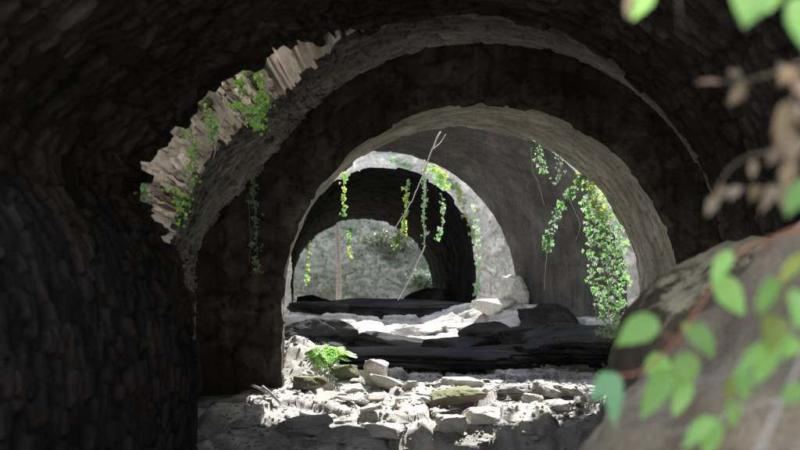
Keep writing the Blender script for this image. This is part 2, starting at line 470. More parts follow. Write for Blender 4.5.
# nearest vault, the one overhead
pA = [(194, 560), (196, 460), (198, 410), (196, 330), (174, 250), (138, 203), (134, 174), (156, 140), (192, 107), (216, 86), (240, 64), (268, 51), (305, 39), (385, 22), (477, 10), (540, 22), (600, 49), (659, 103), (698, 152), (716, 200), (738, 280), (745, 400), (745, 520)]
Aback = smooth_poly(pix(pA, 7.6), NF, 3)
Aback[:, 1] -= 0.5 * sstep(-1.0, -1.7, Aback[:, 0])
Aback[:, 0] *= Aback[:, 1] / 7.6; Aback[:, 2] = EYE + (Aback[:, 2] - EYE) * Aback[:, 1] / 7.6
Afront = Aback.copy(); Afront[:, 1] = 4.1
Afront[:, 0] = Afront[:, 0] * 1.0
tA = thing('stone_arch_bridge', (0, 5.4, 0), 'nearest stone arch bridge, black rubble vault across the top and left', 'arch bridge', 'arch bridges in a row over the stream')
ragm = sstep(-0.35, -0.9, Aback[:, 0]) * sstep(0.9, 1.6, Aback[:, 2])
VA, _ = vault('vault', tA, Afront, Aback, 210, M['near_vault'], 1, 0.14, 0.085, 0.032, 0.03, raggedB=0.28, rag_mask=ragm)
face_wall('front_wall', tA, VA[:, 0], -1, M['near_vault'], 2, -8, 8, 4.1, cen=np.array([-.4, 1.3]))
face_wall('back_wall', tA, VA[:, -1], 1, M['broken'], 3, -8, 8, 4.0, cen=np.array([-.4, 1.3]))  # unseen wall made pale to bounce sunlight onto the broken edge
top_slab('roadway', tA, Afront, Aback, -8, 8, 4.05, M['near_vault'])

# second arch: broken open along its upper left edge
pB = [(176, 580), (178, 460), (178, 410), (176, 330), (166, 250), (180, 205), (202, 158), (234, 130), (260, 106), (284, 90), (314, 60), (345, 32), (385, 22), (477, 10), (540, 22), (600, 49), (659, 103), (698, 152), (716, 200), (738, 280), (745, 400), (745, 520)]
qd = [7.13, 7.13, 7.14, 7.4, 9.2, 9.3, 9.3, 9.2, 8.9, 8.2, 7.64, 7.63, 7.63] + [7.63] * 8
Bfront = smooth_poly(np.array([tuple(P(a, b, d)) for (a, b), d in zip(pB, qd)]), NF, 3)
Bfront[:, 0] += 0.04 * sstep(-0.9, -0.6, Bfront[:, 0]) * np.clip(Bfront[:, 0], 0, 1); Bfront[:, 2] += 0.045 * sstep(-0.9, -0.6, Bfront[:, 0])
Bback = round_arch(0.06, 11.97, 1.33, 3.02, NF)
Bback[:, 0] *= 1 + 0.17 * sstep(-0.8, -2.6, Bback[:, 0]) * sstep(3.1, 1.7, Bback[:, 2])
def view_angle(R):
    a = np.arctan2(R[:, 0] / R[:, 1], (R[:, 2] - EYE) / R[:, 1] + 0.03)
    return np.maximum.accumulate(a + np.arange(len(a)) * 1e-7)
_af, _ab = view_angle(Bfront), view_angle(Bback)
Bback = np.stack([np.interp(_af, _ab, Bback[:, k]) for k in range(3)], -1)      # like joins like across the skewed vault
tB = thing('stone_arch_bridge', (0, 10, 0), 'second stone arch bridge, grey rubble vault broken open at upper left', 'arch bridge', 'arch bridges in a row over the stream')
ragB = sstep(-0.6, -1.2, Bfront[:, 0])
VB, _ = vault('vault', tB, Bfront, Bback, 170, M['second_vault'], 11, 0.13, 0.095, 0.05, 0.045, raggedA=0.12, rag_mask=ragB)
face_wall('front_wall', tB, VB[:, 0], -1, M['broken'], 12, -8, 8, 4.05, su=0.11, sv=0.3, amp=0.05, cen=np.array([-.4, 1.0]))
top_slab('roadway', tB, Bfront, Bback, -8, 8, 4.1, M['near_vault'], rise=0.6)

sv_, sf_, st_ = [], [], []
_rr = random.Random(4)
bc = np.array([-.4, 1.0]); s_acc = 0.0; nxt = 0.0
for i in range(1, len(Bfront)):
    s_acc += np.linalg.norm(Bfront[i] - Bfront[i - 1])
    p = Bfront[i]
    if p[1] < 8.35 or p[2] < 2.0 or s_acc < nxt: continue
    wd = _rr.choice([.03, .04, .05, .065, .085]); nxt = s_acc + wd * 1.0
    rad = np.array([p[0] - bc[0], p[2] - bc[1]]); rad /= np.linalg.norm(rad)
    tan = np.array([-rad[1], rad[0]])
    for (r0, ln) in ((_rr.uniform(-.06, .03), _rr.uniform(.20, .34)), (_rr.uniform(.24, .3), _rr.uniform(.18, .3))):
        out = _rr.uniform(.02, .15) * (0.4 + .6 * min(1, (p[1] - 7.7))); ang = _rr.uniform(-.08, .08)
        ca, sa = math.cos(ang), math.sin(ang)
        rd = rad * ca + tan * sa; tn = tan * ca - rad * sa
        o_ = len(sv_); k_ = 6; tc = _rr.random()
        for a_ in range(k_ + 1):
            for (ct, cy) in ((-.5, .1), (-.5, -1), (-.1, -1.06), (.5, -1), (.5, .1)):
                q = p[[0, 2]] + rd * (r0 + ln * a_ / k_) + tn * ct * wd * (.72 + .12 * math.sin(a_ * 2 + tc * 9))
                yy = p[1] + cy * out * (1 if 0 < a_ < k_ else .75)
                j = .008
                sv_.append((q[0] + _rr.gauss(0, j), yy + _rr.gauss(0, j), q[1] + _rr.gauss(0, j))); st_.append(.02 + .85 * tc)
        for a_ in range(k_):
            for c_ in range(5):
                sf_.append((o_ + a_ * 5 + c_, o_ + a_ * 5 + (c_ + 1) % 5, o_ + a_ * 5 + 5 + (c_ + 1) % 5, o_ + a_ * 5 + 5 + c_))
        sf_.append(tuple(o_ + c_ for c_ in range(5))); sf_.append(tuple(o_ + k_ * 5 + c_ for c_ in range(4, -1, -1)))
put('broken_edge', to_mesh('broken_edge', sv_, sf_, False, st_), M['broken'], tB).location = -tB.location

# third (middle) arch with the dark plastered face
tC = thing('stone_arch_bridge', (0, 12.8, 0), 'middle stone arch bridge with a dark plastered face round a paler lit vault', 'arch bridge', 'arch bridges in a row over the stream')
Cfront = round_arch(0.03, 12.0, 1.164, 2.4, N); Cback = round_arch(-0.26, 13.7, 1.05, 2.48, N)
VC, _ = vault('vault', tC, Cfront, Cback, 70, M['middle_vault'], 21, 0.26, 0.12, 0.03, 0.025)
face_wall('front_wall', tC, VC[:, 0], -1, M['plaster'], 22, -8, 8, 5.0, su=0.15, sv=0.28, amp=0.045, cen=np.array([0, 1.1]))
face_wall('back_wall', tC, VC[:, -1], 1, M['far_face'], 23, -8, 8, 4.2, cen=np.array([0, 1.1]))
top_slab('roadway', tC, Cfront, Cback, -8, 8, 4.2, M['near_vault'])

# fourth arch: smooth grey render
tD = thing('stone_arch_bridge', (-1.2, 19, 0), 'fourth arch bridge with a smooth grey rendered vault, seen through the middle arch', 'arch bridge', 'arch bridges in a row over the stream')
Dfront = round_arch(-0.52, 17.9, 1.06, 3.16, N); Dback = round_arch(-2.08, 20.0, 1.10, 2.8, N)
VD, _ = vault('vault', tD, Dfront, Dback, 100, M['smooth_vault'], 31, 0.34, 0.16, 0.016, 0.010, flat=0.6)
face_wall('front_wall', tD, VD[:, 0], -1, M['far_face'], 32, -9, 8, 4.3, su=0.2, sv=0.3, amp=0.06, cen=np.array([-.4, 1.1]))
face_wall('back_wall', tD, VD[:, -1], 1, M['far_face'], 33, -9, 8, 4.3, cen=np.array([-2.1, 1.1]))
top_slab('roadway', tD, Dfront, Dback, -9, 8, 4.3, M['near_vault'])

# fifth arch: the long black one at the end
tE = thing('stone_arch_bridge', (-3, 28, 0), 'farthest stone arch bridge, a long black tunnel open to a hillside', 'arch bridge', 'arch bridges in a row over the stream')
Efront = round_arch(-2.33, 24.2, 1.74, 2.25, N); Eback = round_arch(-3.90, 33.0, 0.82, 2.35, N)
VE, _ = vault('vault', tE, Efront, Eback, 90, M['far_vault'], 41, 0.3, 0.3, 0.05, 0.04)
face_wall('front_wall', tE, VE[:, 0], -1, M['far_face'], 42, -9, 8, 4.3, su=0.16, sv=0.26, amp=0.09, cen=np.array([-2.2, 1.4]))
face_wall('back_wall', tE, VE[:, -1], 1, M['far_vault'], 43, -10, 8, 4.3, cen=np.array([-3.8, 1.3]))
top_slab('roadway', tE, Efront, Eback, -9.5, 8, 4.3, M['near_vault'])

# ------------------------------------------------------------------ rocks
_ico = None
def ico(sub):
    import bmesh
    bm = bmesh.new(); bmesh.ops.create_icosphere(bm, subdivisions=sub, radius=1)
    v = np.array([p.co[:] for p in bm.verts]); f = [[q.index for q in p.verts] for p in bm.faces]
    bm.free(); return v, f
ICO = {k: ico(k) for k in (3, 4, 5, 6)}

def rock_mesh(name, size, seed, mat, sub=5, planes=11, rough=0.06, strata=0.12):
    r = np.random.default_rng(seed)
    v, f = ICO[sub]
    nrm = r.normal(size=(planes, 3)); nrm[:, 2] *= 1.25; nrm /= np.linalg.norm(nrm, axis=1, keepdims=True)
    dist = r.uniform(0.60, 0.98, planes)
    nrm = np.vstack([nrm, [[0.05, 0.03, 1], [0, 0, -1], [1, .1, 0], [-1, 0, .1], [0, 1, 0], [.1, -1, 0.1]]]); dist = np.append(dist, [0.82, 0.85, 1, 1, 1, .95])
    k = np.maximum(v @ nrm.T, 0.02) / dist
    q = v * ((k ** 28).sum(axis=1) ** (-1 / 28))[:, None]
    n1 = fbm(q[:, 0] * 1.8, q[:, 1] * 1.8, q[:, 2] * 1.8, 4, seed)
    w1, w2, wc = worley2(q[:, 0] * 2.1 + q[:, 2] * 2.6, q[:, 1] * 2.1 - q[:, 2] * 1.4, seed)
    n2 = fbm(q[:, 0] * 8, q[:, 1] * 8, q[:, 2] * 8, 4, seed + 4)
    q = q + v * (rough * 1.5 * n1 + rough * 1.3 * (wc - .5) * sstep(0, .12, w2 - w1) + rough * 0.9 * n2)[:, None]
    zz = q[:, 2] * size[2] / .07 * .5 + .8 * fbm(q[:, 0] * 1.5, q[:, 1] * 1.5, 0, 3, seed + 7)
    lay = _h(np.floor(zz), np.zeros_like(zz), np.zeros_like(zz), seed) - .5
    fr = zz - np.floor(zz)
    lay = lay * sstep(0, .12, fr) * sstep(1, .88, fr) - .25 * (1 - sstep(0, .12, fr) * sstep(1, .88, fr))
    q[:, :2] *= (1 + strata * lay * (1 - np.abs(v[:, 2]) ** 3))[:, None]
    q = q * (np.array(size) / 2)
    me = to_mesh(name, q, f, True)
    me.materials.append(M[mat])
    return me

def rock_at(name, px, pyb, wpx, hpx, label, mat='rock', seed=0, rot=0.0, tiltx=0.0, tilty=0.0, deep=None, d=None, cat='rock', group=None, lift=0.0):
    d = d or min(1620.0 / (pyb - 265), 15.5)
    for _ in range(4):
        x = (px - 480) / 1000 * d; z = gz(x, d)
        if pyb > 290: d = d * 0.5 + 0.5 * min((EYE - z) * 1000 / (pyb - 265), 22.5)
    wd, ht = wpx / 1000 * d, hpx / 1000 * d
    dp = deep or max(wd * 0.8, ht)
    me = rock_mesh(name, (wd, dp, ht * 1.25), seed, mat)
    o = put(name, me); o.location = ((px - 480) / 1000 * d, d + dp * 0.3, z + ht * 0.42 + lift)
    o.rotation_euler = (tiltx, tilty, rot)
    return tag(o, label, cat, group)

RK = [
 # px, base, w, h, label, mat, seed, rot, tilty
 (377, 384, 30, 26, 'rounded pale boulder, tallest of the pile beside the fern', 'rock', 1, .3, 0),
 (387, 392, 40, 15, 'long pale slab leaning down to the right against the rounded boulder', 'rock', 2, .1, .45),
 (410, 392, 20, 14, 'small rounded pale stone at the lower end of the leaning slab', 'rock', 3, .9, 0),
 (464, 394, 62, 15, 'wide flat pale slab on the sunlit streambed, topmost of the central pile', 'rock', 4, .1, .03),
 (458, 407, 54, 15, 'brownish block with a shaded front below the wide flat slab', 'mossy_rock', 5, .05, 0),
 (480, 424, 52, 17, 'large pale block at the front of the central pile', 'rock', 6, -.1, .05),
 (502, 432, 30, 24, 'pale slab tipped steeply to the right beside the large front block', 'rock', 7, .3, -.6),
 (514, 396, 34, 10, 'flat bluish grey stone behind the central pile of slabs', 'grey_rock', 8, .1, 0),
 (552, 399, 34, 14, 'pale angular stone on the right end of the sunlit streambed', 'rock', 9, .4, .1),
 (571, 397, 24, 12, 'small pale stone farthest right, beside the green leaf pair', 'rock', 10, .9, 0),
 (556, 411, 40, 12, 'low pale slab at the front right edge of the sunlit streambed', 'rock', 11, .15, -.08),
 (523, 431, 34, 18, 'narrow pale stone lying aslant on the front right lip', 'rock', 12, -.6, -.45),
 (448, 432, 32, 17, 'squarish pale stone at the front left of the central pile', 'rock', 13, .6, 0),
 (536, 407, 24, 10, 'small pale stone wedged between the central pile and the right slabs', 'rock', 14, .2, .1),
 (342, 380, 30, 16, 'mossy rounded stone under the fern', 'mossy_rock', 15, .2, 0),
 (308, 391, 34, 14, 'dark brown flat stone at the foot of the rubble by the black pier', 'mossy_rock', 16, .1, 0),
 (304, 376, 30, 18, 'pale rubble stone heaped against the pier under the fern', 'rock', 17, .5, .2),
 (322, 389, 22, 10, 'small pale stone between the dark flat stone and the mossy stone', 'rock', 18, .1, 0),
 (352, 394, 26, 9, 'low pale slab in front of the mossy stone', 'rock', 19, .3, 0),
 (300, 436, 56, 18, 'bluish grey slab tilted in the shade before the pier', 'grey_rock', 20, .2, -.15),
 (345, 443, 66, 18, 'long bluish grey slab at the bottom edge of the picture', 'grey_rock', 21, .05, .05),
 (192, 446, 36, 16, 'grey rounded stone in the dark left corner of the streambed', 'grey_rock', 22, .4, 0),
 (380, 440, 50, 16, 'pale grey slab with a dark front edge, left of the central pile', 'rock', 23, .2, .1),
 (422, 404, 26, 9, 'small flat pale stone left of the brownish block', 'rock', 24, .3, 0),
 (238, 428, 44, 10, 'flat dusky stone lying before the black pier', 'grey_rock', 25, .1, 0),
]
for k, (px, pb, wp, hp, lab, mt, sd, rot, ty) in enumerate(RK):
    rock_at('rock', px, pb, wp, hp, lab, mt, sd * 13 + 5, rot, 0.06, ty, group='loose rocks on the streambed')
# rocks on the upper ledge; dark ones hold shade, added white ones a sunlit wall
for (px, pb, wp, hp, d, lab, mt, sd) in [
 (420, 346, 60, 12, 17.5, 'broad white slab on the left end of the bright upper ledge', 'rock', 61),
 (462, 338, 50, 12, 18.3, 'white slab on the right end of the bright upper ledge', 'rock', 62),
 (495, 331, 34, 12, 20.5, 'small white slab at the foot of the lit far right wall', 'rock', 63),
 (312, 352, 84, 44, 16.4, 'rock coloured black as shade at the left end of the ledge, below the far tunnel mouth', 'shade_dark_rock', 70),
 (392, 372, 90, 24, 16.4, 'long rock coloured dark as shade at the left of the shaded ledge front', 'shade_dark_rock', 71),
 (425, 380, 60, 14, 15.0, 'low rock coloured dark as shade, just behind the leaning pale slab', 'shade_dark_rock', 72),
 (500, 380, 90, 20, 15.3, 'flat rock coloured dark as shade behind the wide flat pale slab', 'shade_dark_rock', 73),
 (488, 360, 56, 24, 16.9, 'block coloured dark as shade in the middle of the shaded ledge front', 'shade_dark_rock', 74),
 (548, 378, 60, 18, 14.8, 'low rock coloured dark as shade between the shaded ledge and the right end pale stones', 'shade_dark_rock', 75),
 (555, 352, 60, 34, 17.0, 'tall rock coloured dark as shade at the right end of the ledge against the wall', 'shade_dark_rock', 76),
 (575, 372, 70, 26, 15.2, 'block coloured dark as shade at the right foot of the grey vault, behind the hanging ivy', 'shade_dark_rock', 64),
 (520, 362, 64, 26, 16.3, 'angular rock coloured dark as shade below the bright upper ledge', 'shade_dark_rock', 65),
 (455, 368, 70, 20, 16.2, 'low rock coloured dark as shade under the middle of the bright ledge', 'shade_dark_rock', 66),
 (536, 340, 40, 22, 18.2, 'rock coloured dark as shade, leaning on the wall right of the white slabs', 'shade_dark_rock', 67),
 (494, 330, 40, 16, 19.2, 'low white rock added as sunlit wall at the right end of the bright ledge', 'rock', 77),  # added white rocks stand for a sunlit patch of the vault wall
 (513, 320, 30, 34, 19.5, 'upright white rock added as sunlit wall on the end of the grey vault above the low white rock', 'rock', 82),
 (505, 308, 22, 36, 19.9, 'white rock added as sunlit wall behind the upright white rock, beside the black tunnel', 'rock', 83),
 (326, 338, 90, 20, 22.0, 'rock coloured black as shade barring the left of the black tunnel floor', 'shade_dark_rock', 78),
 (440, 329, 80, 12, 23.0, 'low rock coloured black as shade barring the right of the black tunnel floor', 'shade_dark_rock', 79),
 (314, 312, 36, 22, 29.5, 'rock coloured black as shade on the left of the far tunnel mouth', 'shade_dark_rock', 68),
 (434, 320, 60, 30, 29.0, 'rock heap coloured black as shade on the right of the far tunnel mouth', 'shade_dark_rock', 69),
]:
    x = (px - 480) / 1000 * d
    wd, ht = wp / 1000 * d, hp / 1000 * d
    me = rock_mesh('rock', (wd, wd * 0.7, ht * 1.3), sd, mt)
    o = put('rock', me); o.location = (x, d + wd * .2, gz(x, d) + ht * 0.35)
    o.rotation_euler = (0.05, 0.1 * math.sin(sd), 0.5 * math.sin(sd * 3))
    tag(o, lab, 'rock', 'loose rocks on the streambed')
for (px, d, sz, sd, rz, up, lab) in [  # ledges added over shaded floor, their near-black colour standing for its shade
 (476, 15.25, (3.9, 2.5, .62), 91, .06, .02, 'broad added ledge coloured black as shade between the pale stones and the bright ledge'),
 (588, 15.0, (2.2, 2.8, .75), 92, -.15, .0, 'added ledge coloured black as shade at the right foot of the grey vault behind the ivy curtain'),
 (318, 17.2, (2.3, 2.6, .8), 93, .2, .0, 'added ledge coloured black as shade at the left side below the far tunnel mouth'),
 (395, 22.4, (4.6, 1.9, .62), 94, -.08, .0, 'long added ledge coloured black as shade lying across the floor of the black tunnel')]:
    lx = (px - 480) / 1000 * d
    o = put('shade_ledge', rock_mesh('shade_ledge', sz, sd, 'shade_dark_rock', 6, 14, .07, .22)); o.location = (lx, d, gz(lx, d) + up); o.rotation_euler = (.04, .02, rz)
    tag(o, lab, 'rock ledge', 'ledges added to darken the shaded floor')
# many small loose stones, look-alikes
SM = [rock_mesh('stone', (1, 0.9, 0.6), 300 + k, 'rock', 4) for k in range(7)]
r = random.Random(5)
cnt = 0
while cnt < 55:
    px = r.uniform(290, 585); py = r.uniform(386, 432)
    d = 1620.0 / (py - 265); x = (px - 480) / 1000 * d
    if x < -2.2 or x > 1.7: continue
    o = put('stone', SM[cnt % 7]); s = r.choice([.07, .09, .12, .15, .2])
    o.scale = (s * r.uniform(1, 1.8), s * 1.2, s * r.uniform(.35, .7)); o.location = (x, d, gz(x, d) + s * .15)
    o.rotation_euler = (r.uniform(-.3, .3), r.uniform(-.3, .3), r.uniform(0, 6))
    tag(o, 'small pale angular stone lying loose on the sunlit streambed', 'stone', 'small loose stones on the streambed'); cnt += 1

gv = []; gf = []; gt = []
rg = np.random.default_rng(21)
gx = rg.uniform(-2.6, 2.3, 5200); gy = rg.uniform(9.0, 14.6, 5200)
gzv, _ = ground(gx, gy)
cv, cf = ICO_S = (np.array([(1, 0, 0), (-1, 0, 0), (0, 1, 0), (0, -1, 0), (0, 0, 1), (0, 0, -1)], float), [(0, 2, 4), (2, 1, 4), (1, 3, 4), (3, 0, 4), (2, 0, 5), (1, 2, 5), (3, 1, 5), (0, 3, 5)])
for x, y, z in zip(gx, gy, gzv):
    sz = min(.05, .012 * math.exp(rg.normal(0, .5))); q = cv * (1 + rg.uniform(-.35, .35, (6, 1))) * np.array([sz * rg.uniform(1, 1.8), sz, sz * .6])
    an = rg.uniform(0, 6.3); c_, s_ = math.cos(an), math.sin(an)
    q = np.stack([q[:, 0] * c_ - q[:, 1] * s_ + x, q[:, 0] * s_ + q[:, 1] * c_ + y, q[:, 2] + z + sz * .2], -1)
    o_ = len(gv); gv += list(q); gf += [tuple(i + o_ for i in t) for t in cf]; gt += [rg.uniform(.05, 1)] * 6
tag(put('gravel', to_mesh('gravel', gv, gf, False, gt), M['bed']), 'small stone chips scattered over the streambed', 'gravel', None, 'stuff')
lb = MB(); rr = random.Random(31)
for _ in range(420):
    x = rr.uniform(-2.5, 2.2); y = rr.uniform(9.2, 14.4)
    V, F = ivy_leaf(rr.uniform(.03, .06)) if False else ([(0, 0, 0), (.4, .4, .1), (0, 1, .05), (-.4, .4, .12)], [(0, 1, 2, 3)])
    sz = rr.uniform(.03, .065); R = Matrix.Rotation(rr.uniform(0, 6.3), 3, 'Z') @ Matrix.Rotation(rr.uniform(-.5, .5), 3, 'X')
    p = Vector((x, y, gz(x, y) + .012)); lb_v = [p + R @ (Vector(v) * sz) for v in V]
    lb.add(lb_v, F)
tag(lb.build('leaf_litter', M['leaf_dead']), 'dry fallen leaves scattered among the streambed stones', 'leaf litter', None, 'stuff')
# grey broken sticks before the pier
for (p0, p1, lab, wd) in [((252, 404), (268, 412), 'left of two broken grey sticks lying before the black pier', .016), ((262, 402), (280, 413), 'right of two broken grey sticks lying before the black pier', .02)]:
    d = 11.0
    a = P(*p0, d); b = P(*p1, d - .05)
    a.z = gz(a.x, a.y) + .12; b.z = gz(b.x, b.y) + .05
    mb = MB(); mb.tube([a, (a + b) / 2 + Vector((0, 0, .01)), b], wd, wd * .8, 8, 6)
    o = mb.build('driftwood', M['plank'], None, a); o.location = a
    tag(o, lab, 'driftwood')

# ------------------------------------------------------------------ foreground boulders
def boulder(name, loc, planes, seed, mat, label, rough=0.09, sub=6):
    """convex rock as a soft intersection of half-spaces (normal, distance) about loc"""
    v, f = ICO[sub]
    nrm = np.array([p[0] for p in planes], float); nrm /= np.linalg.norm(nrm, axis=1, keepdims=True)
    dist = np.array([p[1] for p in planes], float)
    k = np.maximum(v @ nrm.T, 0.02) / dist
    q = v * ((k ** 16).sum(axis=1) ** (-1 / 16))[:, None]
    n1 = fbm(q[:, 0] * 1.6, q[:, 1] * 1.6, q[:, 2] * 1.6, 5, seed); n2 = fbm(q[:, 0] * 7, q[:, 1] * 7, q[:, 2] * 7, 5, seed + 9)
    n3 = np.abs(fbm(q[:, 0] * 3.2, q[:, 1] * 3.2, q[:, 2] * 3.2, 4, seed + 19))
    q = q + v * (rough * 1.9 * n1 - rough * 1.2 * n3 + rough * 0.9 * n2)[:, None]
    o = put(name, to_mesh(name, q, f, True), M[mat]); o.location = loc
    return tag(o, label, 'boulder')

boulder('boulder', (1.30, 2.95, 0.55), [((-.66, -.06, .75), 1.03), ((-1, 0, .1), 1.16), ((0, -1, .22), .72), ((0, 1, .2), .75), ((1, 0, .2), 1.3), ((.1, 0, 1), 1.7), ((0, 0, -1), .98), ((-.45, -.6, .66), 1.12)], 5, 'boulder',
        'huge grey brown boulder filling the lower right corner behind the green leaves')
boulder('boulder', (1.42, 4.85, 0.55), [((-.55, -.05, .84), 1.12), ((-1, 0, .1), .79), ((0, -1, .2), .7), ((0, 1, .2), .7), ((1, 0, .2), 1.2), ((.1, 0, 1), 1.25), ((0, 0, -1), .98)], 15, 'boulder_moss',
        'dark brown boulder with a pale mossy rim behind the huge grey boulder', rough=0.045)

# ------------------------------------------------------------------ leaves
def leaf_geo(length, width, fold=0.25, curl=0.15, nl=10, tip=1.0, base=0.78):
    """a leaf blade along +Y from the origin, folded about its midrib, with a little droop"""
    V = []; F = []; cols = (-1, -.5, 0, .5, 1)
    for i in range(nl + 1):
        t = i / nl
        wd = width * .5 * (math.sin(math.pi * t ** base) ** 0.8 if 0 < t < 1 else 0.0)
        wd *= (1 - .25 * t ** 3 * tip)
        for c in cols:
            ser = 1 + 0.05 * math.sin(t * 40) * (abs(c) == 1)
            V.append((c * wd * ser, length * t, abs(c) * wd * fold - curl * length * t * t + 0.03 * width * math.sin(t * 9) * (abs(c) == 1)))
    for i in range(nl):
        for k in range(4):
            a = i * 5 + k
            F.append((a, a + 1, a + 6, a + 5))
    return V, F

def frame(direction, normal):
    y = Vector(direction).normalized(); z = Vector(normal); z = (z - y * z.dot(y))
    z = z.normalized() if z.length > 1e-4 else Vector((0, 0, 1))
    x = y.cross(z)
    return Matrix((x, y, z)).transposed()

def blade(parent, base, tipp, width, mat, normal=None, name='leaf', fold=.25, curl=.12, rr=random):
    v = tipp - base
    fold = rr.uniform(.08, .5); curl = rr.uniform(0, .3)
    n = normal or Vector((rr.uniform(-.4, .4), -1, rr.uniform(.5, 1.4)))
    R = frame(v, n)
    V, F = leaf_geo(v.length, width, fold, curl)
    o = put(name, to_mesh(name, [R @ Vector(p) for p in V], F), mat, parent)
    o.location = base - parent.location
    return o

def sprig(name, label, cat, stems, leaves, stem_mat, group=None, leafname='leaf'):
    """stems: list of (pixel pts, d0, d1, r0, r1); leaves: (base px, tip px, width px, d, mat)"""
    p0 = P(*stems[0][0][0], stems[0][1])
    root = thing(name, p0, label, cat, group)
    for s in stems:
        pts, d0, d1, r0, r1 = s[:5]; sm = s[5] if len(s) > 5 else stem_mat
        n = len(pts)
        ctrl = [P(a, b, d0 + (d1 - d0) * k / (n - 1)) for k, (a, b) in enumerate(pts)]
        mb = MB(); mb.tube(ctrl, r0, r1, 18, 7); mb.build('stem', M[sm], root, p0)
    for (b, t, wpx, d, mt) in leaves:
        db = d; dt = d + random.uniform(-.10, .06)
        blade(root, P(*b, db), P(*t, dt), wpx / 1000 * d * 0.98, M[mt], name=leafname)
    return root

G = 'leafy stems in front of the boulder'
sprig('leafy_plant', 'reddish arching stem with round green leaves along the top of the boulder', 'plant',
  [([(835, 222), (800, 228), (770, 240), (745, 250), (722, 270), (700, 305), (672, 345), (640, 372), (612, 376)], 1.75, 2.0, .0042, .002),
   ([(672, 340), (660, 328), (652, 324)], 1.92, 1.95, .0018, .001)],
  [((730, 250), (712, 281), 19, 1.85, 'leaf'), ((718, 276), (744, 314), 28, 1.9, 'leaf'), ((657, 318), (620, 341), 30, 1.92, 'leaf'),
   ((688, 326), (714, 350), 27, 1.92, 'leaf'), ((612, 373), (583, 401), 20, 2.0, 'leaf_pale'), ((614, 372), (613, 420), 20, 2.0, 'leaf_pale'),
   ((655, 352), (663, 388), 27, 1.98, 'leaf'), ((672, 372), (641, 416), 27, 1.97, 'leaf'), ((690, 352), (680, 388), 28, 1.98, 'leaf'), ((688, 378), (675, 418), 20, 1.97, 'leaf'),
   ((770, 236), (767, 256), 13, 1.76, 'leaf_rust'), ((683, 322), (690, 332), 8, 1.9, 'leaf_yellow')], 'stem_red', G)
sprig('leafy_plant', 'green stem with bright yellowish leaves hanging at the right edge over the boulder', 'plant',
  [([(830, 250), (800, 262), (782, 282), (776, 320), (768, 350), (745, 378), (728, 402), (712, 418)], 1.55, 1.75, .003, .0012)],
  [((768, 276), (766, 320), 31, 1.62, 'leaf'), ((806, 255), (779, 279), 16, 1.56, 'leaf_yellow'), ((776, 316), (772, 345), 28, 1.64, 'leaf_yellow'),
   ((772, 342), (736, 368), 19, 1.66, 'leaf'), ((776, 340), (754, 386), 22, 1.67, 'leaf'), ((742, 368), (744, 396), 19, 1.70, 'leaf'), ((728, 376), (731, 402), 12, 1.70, 'leaf_yellow'),
   ((733, 400), (735, 425), 16, 1.72, 'leaf'), ((712, 416), (684, 447), 19, 1.74, 'leaf'), ((716, 417), (706, 458), 22, 1.74, 'leaf'), ((790, 335), (786, 356), 26, 1.66, 'leaf'), ((796, 290), (802, 320), 24, 1.6, 'leaf')], 'stem_green', G)
sprig('leafy_plant', 'thick pale grey stalk leaning up the bottom right corner with one green leaf', 'plant',
  [([(752, 470), (764, 440), (780, 405), (796, 372), (815, 320)], 1.55, 1.6, .0055, .004)],
  [((782, 400), (812, 384), 20, 1.55, 'leaf')], 'stem_grey', G)
sprig('leafy_plant', 'thin bare reddish twig crossing low over the boulder', 'plant',
  [([(818, 395), (770, 402), (735, 412), (690, 428), (664, 434)], 1.95, 2.1, .003, .0018)], [], 'stem_grey', G)
GT = 'branches hanging in at the top right'
sprig('leafy_branch', 'branch with large bright green leaves hanging in from the top right corner', 'branch',
  [([(840, -60), (815, -35), (785, -20), (755, -12)], 1.5, 1.5, .004, .002), ([(815, -35), (805, -5), (806, 15)], 1.5, 1.5, .002, .001)],
  [((760, -22), (745, 24), 46, 1.5, 'leaf'), ((800, -4), (808, 52), 36, 1.5, 'leaf'), ((785, -24), (768, 12), 26, 1.52, 'leaf')], 'stem_green', GT)
sprig('leafy_branch', 'twig tip at the top edge with one green leaf and two withered hanging leaves', 'branch',
  [([(700, -60), (680, -30), (655, -14), (632, -8)], 1.6, 1.6, .003, .0012), ([(680, -30), (679, -10), (679, 8)], 1.6, 1.6, .001, .0008)],
  [((650, -14), (636, 12), 22, 1.6, 'leaf'), ((634, -8), (627, 18), 13, 1.6, 'leaf_dead'), ((679, 4), (679, 31), 13, 1.6, 'leaf_dead')], 'twig', GT)
sprig('dry_twig', 'dead twig with three withered leaves pointing left below the top right leaves', 'twig',
  [([(840, 44), (800, 62), (770, 74), (745, 80), (718, 82)], 1.6, 1.7, .0018, .0009)],
  [((722, 82), (696, 83), 12, 1.7, 'leaf_rust'), ((744, 80), (738, 104), 14, 1.68, 'leaf_dead'), ((738, 78), (730, 66), 12, 1.68, 'leaf_dead'), ((778, 70), (790, 60), 11, 1.66, 'leaf_dead'), ((742, 84), (728, 106), 11, 1.68, 'leaf_dead')], 'twig', GT, 'withered_leaf')
sprig('dry_twig', 'thin arching dead twig with a row of small withered leaves, lowest at right', 'twig',
  [([(840, 150), (800, 158), (775, 152), (745, 158), (725, 175), (712, 205)], 1.65, 1.75, .0016, .0008), ([(800, 190), (760, 188), (720, 190)], 1.68, 1.72, .0012, .0007)],
  [((716, 196), (708, 213), 11, 1.74, 'leaf_dead'), ((724, 186), (717, 200), 12, 1.73, 'leaf_dead'), ((738, 186), (730, 198), 12, 1.72, 'leaf_dead'), ((758, 186), (752, 199), 12, 1.71, 'leaf_dead'), ((776, 186), (766, 200), 13, 1.7, 'leaf_dead'), ((754, 160), (752, 176), 9, 1.72, 'leaf_dead')], 'twig', GT, 'withered_leaf')
